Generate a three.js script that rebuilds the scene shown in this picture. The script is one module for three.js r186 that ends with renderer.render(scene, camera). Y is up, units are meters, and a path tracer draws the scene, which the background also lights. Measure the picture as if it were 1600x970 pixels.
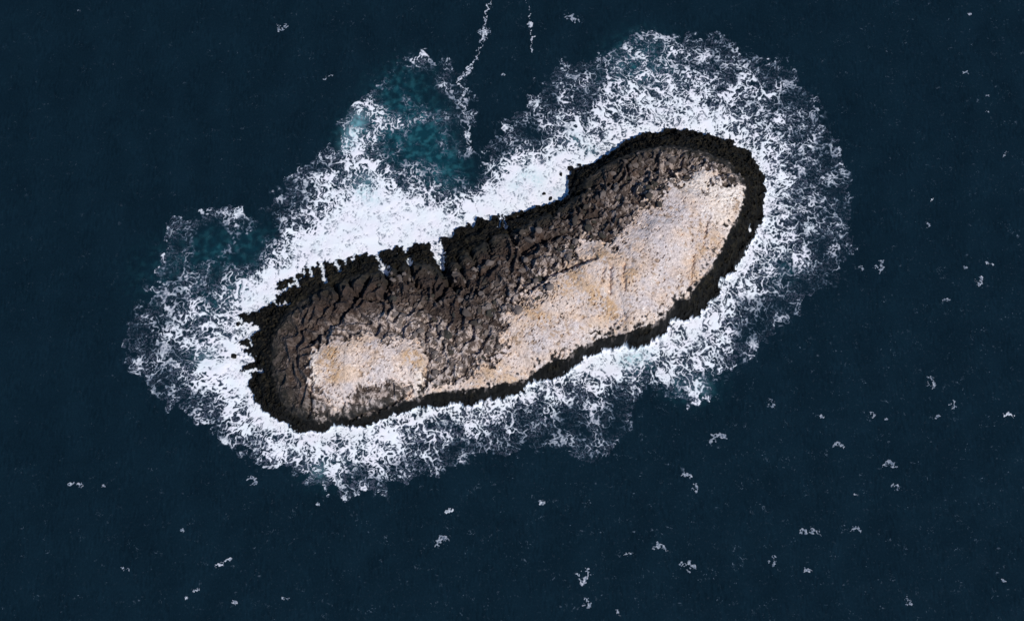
import * as THREE from 'three';
import { Sky } from 'three/addons/objects/Sky.js';
import { createNoise2D } from 'simplex-noise';

// ------------------------------------------------------------------ camera, sky, sun, exposure
const scene = new THREE.Scene();
const camera = new THREE.PerspectiveCamera(24, 1024 / 620, 1, 40000);
{
  const pitch = THREE.MathUtils.degToRad(70), dist = 570.4;                 // looking down from a helicopter
  camera.position.set(0, dist * Math.sin(pitch), dist * Math.cos(pitch));
  camera.lookAt(0, 0, 0);
}
const sunDir = new THREE.Vector3(0.44, 0.82, 0.40).normalize();
const sky = new Sky();
sky.name = 'sky'; sky.scale.setScalar(30000); sky.userData.kind = 'structure';
sky.material.uniforms.sunPosition.value.copy(sunDir);
sky.material.uniforms.turbidity.value = 1.2;
sky.material.uniforms.rayleigh.value = 1.2;
sky.material.uniforms.mieCoefficient.value = 0.0008;
sky.material.uniforms.cloudCoverage.value = 0;
scene.add(sky);
scene.environmentIntensity = 0.1;
const sun = new THREE.DirectionalLight(new THREE.Color(1, 0.96, 0.90), 3.6);
sun.name = 'sun'; sun.position.copy(sunDir).multiplyScalar(600); sun.castShadow = true;
Object.assign(sun.shadow.camera, { left: -260, right: 260, top: 200, bottom: -200, near: 1, far: 1400 });
sun.shadow.mapSize.set(4096, 4096);
scene.add(sun);
const renderer = new THREE.WebGLRenderer({ antialias: true });
renderer.toneMapping = THREE.LinearToneMapping;
renderer.toneMappingExposure = 1.0;
renderer.shadowMap.enabled = true;

// ------------------------------------------------------------------ helpers
function rng(seed) { return () => { seed = (seed + 0x6d2b79f5) | 0; let t = Math.imul(seed ^ (seed >>> 15), 1 | seed); t = (t + Math.imul(t ^ (t >>> 7), 61 | t)) ^ t; return ((t ^ (t >>> 14)) >>> 0) / 4294967296; }; }
const N = [1, 2, 3, 4, 5, 6, 7, 8].map((k) => createNoise2D(rng(k * 7919)));
const clamp = (v, a = 0, b = 1) => (v < a ? a : v > b ? b : v);
const mix = (a, b, t) => a + (b - a) * t;
const sstep = (a, b, v) => { const t = clamp((v - a) / (b - a)); return t * t * (3 - 2 * t); };
const fbm = (n, x, z, o) => { let s = 0, a = 0.5, w = 0; for (let k = 0; k < o; k++) { s += a * n(x, z); w += a; a *= 0.5; x = x * 2.03 + 17.1; z = z * 2.03 - 9.7; } return s / w; };
const hash = (i, j, s) => { let h = Math.imul(i, 374761393) ^ Math.imul(j, 668265263) ^ Math.imul(s, 2246822519); h = Math.imul(h ^ (h >>> 15), 0x85ebca6b); h = Math.imul(h ^ (h >>> 13), 0xc2b2ae35); h ^= h >>> 16; h = Math.imul(h + s, 0x9e3779b1); h = Math.imul(h ^ (h >>> 15), 0x27d4eb2f); return ((h ^ (h >>> 16)) >>> 0) / 4294967296; };
const W = { f1: 0, f2: 0, id: 0 };
function worley(x, z, s) {                                             // cells: distance to the nearest and second nearest seed
  const ix = Math.floor(x), iz = Math.floor(z); let a = 9, b = 9, id = 0;
  for (let i = ix - 1; i <= ix + 1; i++) for (let j = iz - 1; j <= iz + 1; j++) {
    const dx = i + hash(i, j, s) - x, dz = j + hash(i, j, s + 1) - z, d = dx * dx + dz * dz;
    if (d < a) { b = a; a = d; id = hash(i, j, s + 2); } else if (d < b) b = d;
  }
  W.f1 = Math.sqrt(a); W.f2 = Math.sqrt(b); W.id = id; return W;
}
const Q = { d: 0, h: 0, s: 0 };
function toLine(pts, x, z, closed) {                                   // signed (closed: + inside) distance, height and run at the nearest point
  let best = 1e9, bh = 0, bs = 0, run = 0, inside = false; const n = pts.length;
  for (let k = 0; k < (closed ? n : n - 1); k++) {
    const p = pts[k], q = pts[k + 1 === n ? 0 : k + 1], ex = q[0] - p[0], ez = q[1] - p[1], l2 = ex * ex + ez * ez;
    const t = clamp(((x - p[0]) * ex + (z - p[1]) * ez) / l2), dx = x - p[0] - t * ex, dz = z - p[1] - t * ez, d = dx * dx + dz * dz, l = Math.sqrt(l2);
    if (d < best) { best = d; bh = p[2] + (q[2] - p[2]) * t; bs = run + l * t; }
    run += l;
    if (closed && (p[1] > z) !== (q[1] > z) && x < p[0] + ex * (z - p[1]) / ez) inside = !inside;
  }
  Q.d = Math.sqrt(best) * (closed ? (inside ? 1 : -1) : 1); Q.h = bh; Q.s = bs; return Q;
}
const boxOf = (pts, m) => { let a = 1e9, b = -1e9, c = 1e9, d = -1e9; for (const p of pts) { a = Math.min(a, p[0]); b = Math.max(b, p[0]); c = Math.min(c, p[1]); d = Math.max(d, p[1]); } return [a - m, b + m, c - m, d + m]; };
const sumPatches = (list, x, z) => { let s = 0; for (const [pts, r, w] of list) for (const p of pts) { const d = ((x - p[0]) ** 2 + (z - p[1]) ** 2) / (r * r); if (d < 4) s += w * Math.exp(-d * 1.8); } return s; };
const taken = {};
const numbered = (name) => { const k = (taken[name] = (taken[name] ?? -1) + 1); return k ? name + '_' + String(k).padStart(3, '0') : name; };
function tag(o, label, category, group, kind) { if (label) o.userData.label = label; if (category) o.userData.category = category; if (group) o.userData.group = group; if (kind) o.userData.kind = kind; return o; }
function add(o, name, parent = scene) { o.name = parent === scene ? numbered(name) : name; o.castShadow = o.receiveShadow = true; parent.add(o); return o; }

// ------------------------------------------------------------------ the survey: x, z in metres, y up, sea level 0
const WATERLINE = [[-98.6,35.2,0],[-101.2,33.1,0],[-101.2,29.3,0],[-99.4,26.2,0],[-104.4,25.7,0],[-103.3,22.8,0],[-99.5,21.3,0],[-101.1,19.2,0],[-107.3,18.9,0],[-108.3,17.6,0],[-101.8,16.1,0],[-109.8,14.0,0],[-101.4,9.5,0],[-99.5,7.7,0],[-102.6,6.1,0],[-109.0,7.2,0],[-105.7,4.8,0],[-108.8,2.4,0],[-103.7,1.1,0],[-102.0,0.5,0],[-98.1,-1.9,0],[-95.2,-2.9,0],[-92.5,-5.1,0],[-93.0,-13.1,0],[-87.0,-14.2,0],[-83.3,-15.3,0],[-81.4,-18.8,0],[-78.4,-18.6,0],[-75.9,-20.5,0],[-73.9,-21.3,0],[-71.7,-21.3,0],[-68.4,-22.7,0],[-65.6,-22.4,0],[-62.9,-23.2,0],[-60.4,-24.0,0],[-58.1,-24.3,0],[-55.2,-22.9,0],[-53.3,-24.3,0],[-50.0,-25.7,0],[-47.7,-24.8,0],[-46.5,-26.5,0],[-43.9,-26.8,0],[-42.4,-25.9,0],[-39.4,-27.0,0],[-37.9,-29.0,0],[-32.6,-29.0,0],[-31.8,-26.8,0],[-30.2,-25.1,0],[-28.7,-27.3,0],[-28.5,-29.8,0],[-25.5,-31.7,0],[-23.0,-33.9,0],[-20.4,-35.3,0],[-17.4,-36.7,0],[-15.8,-34.8,0],[-15.1,-38.7,0],[-12.8,-39.2,0],[-10.0,-38.7,0],[-9.2,-40.0,0],[-4.4,-40.6,0],[-2.6,-40.6,0],[0.8,-42.8,0],[3.1,-41.7,0],[7.7,-43.1,0],[9.2,-45.1,0],[11.5,-44.2,0],[13.6,-45.6,0],[17.5,-46.5,0],[21.3,-47.9,0],[22.4,-51.6,0],[22.7,-54.7,0],[21.7,-56.4,0],[23.5,-58.1,0],[23.8,-61.5,0],[25.4,-60.4,0],[27.2,-62.4,0],[30.6,-62.4,0],[32.9,-62.7,0],[35.1,-65.0,0],[39.0,-67.8,0],[44.3,-71.6,0],[48.3,-74.5,0],[53.6,-77.1,0],[60.2,-77.7,0],[66.8,-79.4,0],[71.2,-79.1,0],[72.5,-77.7,0],[75.9,-78.3,0],[78.5,-77.1,0],[83.1,-75.6,0],[86.2,-75.1,0],[89.3,-73.6,0],[91.8,-71.9,0],[94.6,-70.4,0],[96.8,-68.4,0],[99.2,-65.2,0],[101.1,-61.5,0],[101.9,-57.8,0],[102.1,-52.1,0],[101.3,-43.7,0],[100.0,-38.1,0],[97.9,-33.4,0],[95.6,-29.0,0],[94.4,-24.3,0],[91.1,-21.0,0],[88.9,-16.9,0],[85.8,-14.8,0],[81.6,-12.1,0],[81.9,-8.0,0],[80.8,-5.3,0],[77.6,-2.7,0],[75.0,-0.3,0],[72.9,2.7,0],[69.8,4.0,0],[62.3,4.8,0],[61.0,6.9,0],[60.4,9.5,0],[55.8,11.9,0],[53.3,14.5,0],[49.5,15.8,0],[45.8,16.6,0],[44.1,15.0,0],[40.1,15.8,0],[35.9,16.9,0],[32.1,18.4,0],[28.4,19.2,0],[26.6,21.8,0],[23.4,24.4,0],[20.9,26.2,0],[18.4,28.0,0],[14.7,29.0,0],[8.6,29.5,0],[6.1,30.8,0],[3.7,33.1,0],[0.0,35.2,0],[-3.7,36.4,0],[-10.3,36.7,0],[-13.4,38.7,0],[-15.9,39.7,0],[-19.5,38.2,0],[-24.4,39.0,0],[-26.8,39.5,0],[-31.7,39.7,0],[-35.4,39.5,0],[-39.0,41.0,0],[-43.9,42.3,0],[-48.7,44.0,0],[-52.3,46.0,0],[-54.7,46.8,0],[-58.3,47.6,0],[-63.1,47.8,0],[-64.4,46.8,0],[-66.8,46.8,0],[-69.2,48.1,0],[-70.8,49.3,0],[-74.0,50.1,0],[-75.0,48.6,0],[-78.8,49.6,0],[-81.3,49.3,0],[-83.8,47.6,0],[-86.8,45.5,0],[-89.8,44.8,0],[-92.6,42.3,0],[-95.7,39.7,0],[-97.8,37.5,0]];
const RIM = [[-89.5,32.5,8],[-91.5,26.2,8],[-91.7,18.5,8],[-90.7,10.7,8],[-87.5,4.4,7],[-81.8,-1.8,6],[-74.6,-6.5,6],[-67.2,-9.7,6],[-59.9,-12.9,6],[-52.3,-13.6,7],[-46.1,-14.8,8],[-38.6,-17.0,8],[-33.0,-16.8,7],[-27.5,-15.1,6],[-22.0,-18.3,8],[-15.0,-22.5,9],[-6.3,-27.9,9],[0.0,-29.5,9],[7.5,-34.2,9],[17.6,-38.3,9],[26.6,-45.2,9],[29.2,-52.2,9],[35.1,-56.2,10],[42.0,-60.2,11],[50.9,-63.6,12],[63.7,-65.9,12],[76.4,-63.1,12],[85.8,-58.6,12],[90.4,-52.5,13],[92.0,-47.1,14],[91.1,-41.0,14],[88.0,-33.4,14],[84.4,-26.6,14],[81.1,-19.4,14],[76.3,-11.9,14],[73.6,-8.2,14],[70.0,-3.5,14],[67.9,0.4,14],[63.4,1.5,14],[60.4,4.3,14],[57.1,8.5,14],[53.9,10.5,14],[48.5,12.3,14],[44.9,13.8,13],[37.8,14.5,10],[32.8,15.9,11],[28.8,17.5,9],[26.0,18.6,10.5],[23.2,21.3,12.5],[20.8,24.2,12],[16.4,24.2,12],[13.3,25.9,11],[9.7,27.8,9],[6.3,29.7,5.5],[0.0,32.7,9.5],[-3.6,33.4,11],[-7.2,34.7,11],[-13.2,35.3,10.5],[-20.4,35.6,10],[-26.5,36.1,10],[-31.3,37.2,9.5],[-37.2,38.3,7],[-42.3,40.2,6],[-48.3,42.1,5.5],[-56.5,44.3,7],[-62.6,45.0,6],[-68.6,46.2,6],[-73.3,47.0,6],[-78.2,46.0,6],[-83.0,43.8,7],[-86.7,39.9,7.5],[-88.5,36.3,8]];
const TOPS = [[-83.2,24.0,13],[-84.0,33.7,12],[-81.3,13.6,12.5],[-74.0,27.8,17],[-60.8,25.8,18.5],[-50.1,25.8,18.5],[-38.2,25.4,17.5],[-66.6,36.2,16],[-52.4,37.2,15],[-38.3,34.2,13.5],[-26.4,24.6,15],[-26.4,31.5,13],[-19.2,19.9,16],[-24.3,6.9,15.5],[-43.9,3.8,14],[-58.3,6.6,14.5],[-37.0,-7.8,11],[-49.3,-5.4,10.5],[-17.2,-7.0,13],[-9.7,4.9,17],[-7.2,24.6,15],[-14.4,30.3,13],[0.0,-5.5,17],[12.3,-15.8,17.5],[7.2,10.6,18.5],[16.9,-1.7,20],[31.5,-8.7,22],[24.1,10.2,17.5],[38.7,7.7,17.5],[48.5,-8.7,22],[58.7,-24.5,22],[69.1,-35.9,20.5],[77.3,-45.2,18],[79.1,-29.1,17.5],[57.1,-41.8,19.5],[44.7,-37.0,18],[32.3,-32.5,16],[50.3,-52.1,15],[65.7,-56.5,14.5],[24.6,-23.8,17.5],[14.9,-26.2,15],[0.0,-20.1,13.5],[-12.4,-14.0,12],[58.3,-0.3,17],[71.1,-13.4,17]];
const DOME_CAP = [[-75.2,33.3,17],[-75.8,25.8,17],[-74.1,21.5,17],[-71.3,19.5,17],[-66.1,18.7,17],[-59.7,15.9,17],[-53.0,14.6,17],[-48.1,16.9,17],[-43.3,14.9,17],[-38.0,16.2,17],[-34.8,20.2,17],[-31.6,25.3,17],[-32.4,31.5,17],[-34.5,35.3,17],[-36.2,40.7,17],[-40.3,38.3,17],[-38.0,34.8,17],[-41.4,33.3,17],[-49.9,34.8,17],[-57.0,36.0,17],[-60.4,39.7,17],[-66.2,42.7,17],[-69.2,39.7,17],[-71.2,36.8,17],[-73.7,35.8,17]];
const PLATEAU = [[-35.6,38.8,9],[-33.7,36.1,10],[-28.8,34.9,11],[-24.0,32.7,12],[-19.2,31.5,13],[-14.9,30.7,13.5],[-11.5,28.8,14],[-6.7,25.3,15.5],[-4.1,21.5,17],[-3.1,15.5,18],[-2.4,8.3,18],[0.7,2.9,18.5],[6.8,-2.6,19],[14.1,-6.6,19.5],[19.5,-10.1,20],[25.6,-13.7,20],[23.3,-18.0,18.5],[27.8,-23.0,18],[34.4,-22.1,19],[38.7,-19.5,20],[41.0,-24.1,20],[43.9,-31.2,19],[48.2,-33.9,19],[50.2,-35.8,19.5],[57.0,-39.6,19.5],[61.2,-43.1,19],[63.9,-47.9,18],[69.6,-50.1,17],[74.4,-52.7,16],[77.9,-52.2,16],[79.6,-47.5,16.5],[84.1,-46.1,16],[87.8,-47.1,15],[91.1,-45.4,14],[91.4,-41.0,14],[88.0,-33.4,14],[84.4,-26.6,14],[81.1,-19.4,14],[76.3,-11.9,14],[73.6,-8.2,14],[70.0,-3.5,14],[67.9,0.4,14],[63.4,1.5,14],[60.4,4.3,14],[57.1,8.5,14],[53.9,10.5,14],[48.5,12.3,14],[44.9,13.8,13],[37.8,14.5,10],[32.8,15.9,11],[28.8,17.5,9],[26.0,18.6,10.5],[23.2,21.3,12.5],[20.8,24.2,12],[16.4,24.2,12],[13.3,25.9,11],[9.7,27.8,9],[6.3,29.7,5.5],[0.0,32.7,9.5],[-3.6,33.4,11],[-7.2,34.7,11],[-13.2,35.3,10.5],[-20.4,35.6,10],[-26.5,36.1,10],[-31.3,37.2,9.5]];
// fissures: [line, depth, width]
const FISSURES = [
  [[[-29.6,-25.4,2],[-27.6,-18.2,5],[-24.3,-9.1,9],[-21.2,-4.6,11]], 4.5, 1.7], [[[-24.3,-9.1,9],[-27.0,-2.0,11],[-29.9,0.5,12]], 2.5, 1.0],
  [[[-49.6,-14.7,7],[-48.0,-8.6,9],[-48.7,-2.0,11]], 3, 1.0], [[[-39.9,-16.4,8],[-38.6,-9.3,10],[-35.4,-4.6,11]], 3.2, 1.2], [[[-56.0,-11.5,7],[-57.8,-5.4,9],[-60.7,-1.0,11]], 2.6, 1.0],
  [[[-63.5,-9.7,6],[-60.4,-2.8,9],[-54.0,0.1,11],[-48.1,0.1,11]], 2.2, 0.9], [[[-76.5,16.8,13],[-72.8,14.3,13],[-67.5,10.1,13.5],[-63.4,5.0,13],[-60.0,0.5,12]], 2.6, 1.1],
  [[[-80.3,12.1,12],[-76.5,9.6,12],[-72.0,5.7,12]], 1.8, 0.8], [[[-16.2,-21.4,9],[-14.3,-14.0,12],[-11.8,-9.1,13]], 2.8, 1.1], [[[-9.5,-26.8,9],[-7.9,-18.6,12]], 2.2, 0.9],
  [[[9.2,-6.0,18.5],[14.6,-8.4,19],[19.5,-10.3,19.5],[25.6,-12.4,20],[31.7,-14.3,20.5]], 2.4, 1.0], [[[4.9,-20.4,14],[11.1,-23.8,15],[16.8,-26.0,16],[22.2,-26.7,17],[29.1,-24.1,18]], 2.2, 1.0],
  [[[37.6,-10.3,21.5],[37.1,-6.0,21],[37.2,-0.7,20]], 1.3, 0.7], [[[34.7,-8.9,21.5],[33.9,-4.1,20.5]], 0.9, 0.6], [[[42.7,-11.0,21.5],[42.2,-6.5,21],[42.8,-1.7,20]], 1.0, 0.7],
  [[[-21.9,-19.8,9],[-19.3,-13.1,11],[-17.2,-4.4,13]], 2.0, 0.9], [[[-32.1,9.0,14],[-33.3,17.0,15],[-31.7,24.6,15],[-33.6,33.9,12.5]], 1.6, 1.2], [[[-15.6,24.8,15.5],[-17.2,28.4,15],[-21.1,31.2,13.5]], 1.6, 1.0],
  [[[69.9,-16.0,17],[68.9,-8.3,16.5],[67.8,-3.3,16]], 0.8, 0.5], [[[76.7,-33.0,18],[74.4,-26.2,18],[73.8,-20.0,17]], 0.7, 0.5], [[[80.1,-51.2,14],[85.9,-53.6,13],[92.6,-55.1,11]], 2.2, 1.1],
  [[[51.4,-53.1,14],[60.6,-54.8,14],[70.6,-54.6,14.5]], 1.4, 0.8], [[[-62.6,45.7,6],[-55.3,43.1,8],[-45.5,39.7,11],[-38.3,35.5,13]], 2.0, 0.9], [[[-76.9,44.8,7],[-75.4,39.4,10],[-75.7,34.0,13]], 1.8, 0.8],
  [[[26.6,-46.6,9],[32.9,-48.4,11],[41.6,-48.1,13]], 1.6, 0.8], [[[15.1,-38.3,9],[20.0,-32.9,12],[28.7,-33.4,14]], 1.5, 0.8], [[[-2.0,-32.7,8],[0.0,-25.2,11],[4.9,-18.6,14]], 1.8, 0.9], [[[-44.8,-15.4,8],[-42.5,-8.2,10]], 2.2, 0.9], [[[-69.7,-8.4,6],[-66.6,-2.8,9],[-68.6,2.7,11]], 2.2, 0.9]];
// lighter (+) and darker (-) rock on the slope: places, radius, amount
const TONES = [[[[-26.5,27.8,13],[-30.8,31.2,12],[-22.9,23.0,14],[-16.8,20.8,15],[-26.6,14.6,15.5],[-9.6,21.2,16],[-13.3,15.0,16.5],[-36.4,9.3,15],[-32.5,18.6,16],[-38.7,10.8,15.5],[-20.4,28.1,14]], 7, 1.0], [[[-48.5,9.3,15],[-55.7,10.6,15],[-62.9,11.9,15],[-42.4,10.6,15],[-67.7,14.5,15],[-35.0,14.8,16]], 6, 0.85], [[[19.6,-16.9,18],[25.8,-20.9,18],[13.5,-14.5,17.5],[7.3,-7.7,18]], 6, 0.6], [[[50.1,-47.5,16],[60.4,-52.7,15],[73.2,-56.2,14.5],[83.1,-51.2,14],[52.3,-42.7,17.5],[63.4,-60.1,13],[40.0,-41.1,15]], 7, 0.55], [[[-80.6,7.9,11],[-85.0,18.2,11],[-85.5,30.9,11],[-79.1,38.4,11],[-72.0,42.8,9]], 8, 0.08], [[[-48.0,39.4,10],[-55.2,40.8,9],[-41.9,36.7,12],[-62.5,42.6,8]], 6, 0.9], [[[-71.6,38.1,14],[-68.4,41.6,9],[-70.8,43.8,8],[-66.8,39.5,13]], 5, 1.1],
  [[[-24.8,-12.6,9],[-27.1,-5.2,11],[-34.6,-8.2,10],[-19.7,-9.1,11],[-39.7,-12.6,9]], 8, -0.6], [[[-10.0,-22.5,11],[-16.1,-17.1,11],[-5.0,-19.4,12]], 8, -0.45], [[[-54.4,-7.3,9],[-64.3,-5.0,8],[-71.5,-2.0,9],[-47.0,-8.6,9]], 8, -0.5], [[[22.5,-35.6,12],[30.3,-45.7,11],[15.0,-31.1,13],[7.5,-28.8,12]], 9, -0.4], [[[-4.9,1.6,15],[-9.8,-4.0,14],[0.0,-5.9,16],[-17.0,4.2,15]], 8, -0.25], [[[-7.2,17.4,16],[-4.8,12.6,17]], 5, -0.5]];
// stains and beds in the pale rock: places, radius, amount
const OCHRE = [[[[19.4,-2.1,19],[24.3,-6.9,20],[30.3,0.5,19],[36.3,2.9,18.5],[39.9,9.7,16],[44.8,-7.4,22],[34.1,-14.4,21]], 6, 0.7], [[[-70.4,26.7,17.5],[-66.7,31.5,17],[-68.2,22.9,17.5]], 5, 0.8], [[[-35.9,25.8,17],[-38.3,24.0,17]], 4, 1.0], [[[-7.2,30.4,13.5],[-14.4,32.6,12.5],[0.0,31.2,12]], 7, 0.4], [[[73.2,-18.7,17],[70.9,-8.3,16.5],[76.9,-24.0,17]], 6, 0.5], [[[12.1,10.4,18],[7.2,5.4,18.5]], 5, 0.8]];
const GREY = [[[[56.6,-30.3,21],[59.8,-19.4,21.5],[57.1,-9.3,20.5],[50.9,-2.1,19],[44.7,5.3,18],[64.0,-33.0,21],[59.6,-41.8,19.5],[49.0,-24.7,21.5]], 9, 0.6], [[[12.0,17.5,16.5],[19.3,15.0,16.5],[24.1,15.9,15.5],[7.2,21.2,16]], 8, 0.5], [[[-66.7,36.1,15.5],[-57.2,35.0,16],[-47.7,32.6,16.5],[-71.5,37.2,15]], 5, 0.7], [[[-49.1,21.8,18],[-47.7,28.1,18]], 5, 0.4]];
const WHITE = [[[[74.0,-50.0,16.5],[77.3,-42.9,17],[83.6,-40.6,16],[87.6,-43.8,15],[80.6,-32.3,16.5],[68.6,-46.6,18]], 7, 0.7], [[[-74.6,27.6,16.5],[-74.3,22.8,17],[-73.5,32.5,16]], 3, 0.9], [[[-34.7,34.0,13],[-33.1,30.6,14],[-24.0,30.3,13],[-20.4,28.1,14]], 4, 0.8], [[[58.2,8.0,15],[50.9,10.4,14.5],[31.5,15.2,13.5],[65.9,0.1,14.5]], 5, 0.5]];
const BROKEN = [[[[10.9,-0.8,19],[17.0,-1.9,19.5],[8.5,4.2,18.5],[14.5,5.4,18.5],[19.3,7.8,18],[4.8,7.8,18]], 5, 0.8], [[[36.4,-4.3,20],[42.4,-6.5,21],[40.0,-10.3,21.5]], 4, 0.6], [[[54.7,-42.0,19],[59.4,-38.8,20],[49.2,-29.4,20],[44.2,-25.2,20.5]], 6, 0.5], [[[-61.0,22.6,18],[-55.1,20.6,18],[-48.0,19.1,17.5],[-43.2,19.0,17]], 5, 0.55], [[[75.9,-41.3,17.5],[74.3,-42.7,17.5]], 2.5, 1.1], [[[-45.3,35.8,14.5],[-51.3,37.3,14]], 5, 0.6]];
// inlets where swash runs up between the spurs: [line, half width, cut to]
const INLETS = [
  [[[-111.6,14.0,0],[-105.4,12.3,0.3],[-101.8,10.2,0.5],[-98.9,8.0,1]], 0.75], [[[-110.9,16.3,0],[-106.4,16.9,0],[-102.5,19.0,0.3],[-100.2,20.4,0.6]], 1.0], [[[-104.3,27.0,0],[-102.1,25.3,0.4],[-98.9,24.6,0.8],[-95.3,26.1,1.4]], 0.55],
  [[[-93.8,-4.5,0],[-91.4,-1.5,1],[-86.8,-1.9,2]], 0.4], [[[-93.2,-7.2,0],[-89.0,-7.9,1],[-86.1,-10.5,1.2]], 0.5], [[[-53.8,-25.4,0],[-53.0,-21.2,1.5],[-50.8,-17.9,3],[-49.7,-15.0,3.6]], 0.55], [[[-50.2,-15.9,3.4],[-49.1,-14.7,3.6]], 1.5],
  [[[-30.5,-26.8,0],[-30.6,-23.3,1],[-29.2,-19.8,2.4],[-28.4,-18.4,3]], 0.55], [[[-29.0,-27.0,0],[-27.3,-23.6,1.6],[-26.4,-19.5,3]], 0.4], [[[-76.2,-22.1,0],[-74.9,-17.5,1.2],[-73.9,-13.4,2],[-72.8,-10.4,3]], 0.7], [[[-70.9,-21.8,0],[-69.2,-19.2,1],[-67.7,-15.6,2]], 0.6],
  [[[-4.4,-41.2,0],[-4.6,-37.4,1.5],[-5.1,-33.5,3]], 0.35], [[[-3.3,-40.6,0],[-2.8,-36.9,1.5],[-2.5,-33.2,3]], 0.35], [[[-86.0,-14.8,0],[-85.0,-12.2,1],[-83.8,-9.3,1.5]], 0.6], [[[-40.8,-20.3,3],[-39.9,-18.0,4]], 0.7], [[[-42.7,-26.2,0],[-42.0,-24.2,1]], 0.6],
  [[[-66.9,-22.9,0],[-65.7,-19.8,1]], 0.5], [[[-80.9,-19.1,0],[-79.1,-16.0,1],[-78.7,-13.6,1.5]], 0.6], [[[-62.6,-23.5,0],[-62.9,-20.3,1]], 0.5], [[[94.8,-33.9,2],[94.4,-32.4,2.4]], 0.6], [[[93.2,-24.7,1],[92.3,-23.7,1.4]], 0.5],
  [[[-103.1,9.5,0.6],[-100.7,14.8,0.8]], 0.35]];
const SURF_EDGE = [[-146.4,26.2,0],[-149.5,10.6,0],[-146.8,-0.8,0],[-140.8,-9.4,0],[-138.1,-22.9,0],[-136.3,-40.9,0],[-127.9,-38.9,0],[-118.1,-44.5,0],[-109.7,-42.3,0],[-104.2,-36.2,0],[-96.3,-45.6,0],[-92.4,-55.0,0],[-85.6,-62.7,0],[-76.7,-66.1,0],[-70.5,-73.0,0],[-70.0,-82.4,0],[-63.3,-91.2,0],[-53.0,-100.7,0],[-47.5,-110.6,0],[-37.4,-114.6,0],[-26.6,-109.1,0],[-19.9,-106.1,0],[-16.3,-91.2,0],[-16.2,-71.3,0],[-12.4,-61.5,0],[-7.3,-74.2,0],[0.0,-83.5,0],[12.7,-99.5,0],[23.4,-109.7,0],[34.7,-110.6,0],[44.2,-117.6,0],[53.7,-123.7,0],[69.8,-121.9,0],[88.6,-122.5,0],[101.4,-112.8,0],[114.0,-109.7,0],[124.2,-94.8,0],[132.1,-74.2,0],[135.7,-53.5,0],[134.4,-30.6,0],[129.6,-14.2,0],[119.1,-8.8,0],[109.9,1.9,0],[96.6,15.0,0],[80.7,26.2,0],[72.5,39.7,0],[63.1,36.4,0],[52.0,31.1,0],[45.9,38.7,0],[41.6,53.8,0],[28.9,60.8,0],[14.5,53.8,0],[-4.8,57.3,0],[-24.1,62.2,0],[-42.7,68.6,0],[-59.3,73.5,0],[-76.8,67.6,0],[-91.5,61.7,0],[-106.4,54.3,0],[-119.7,44.3,0],[-132.5,36.7,0]];
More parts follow.
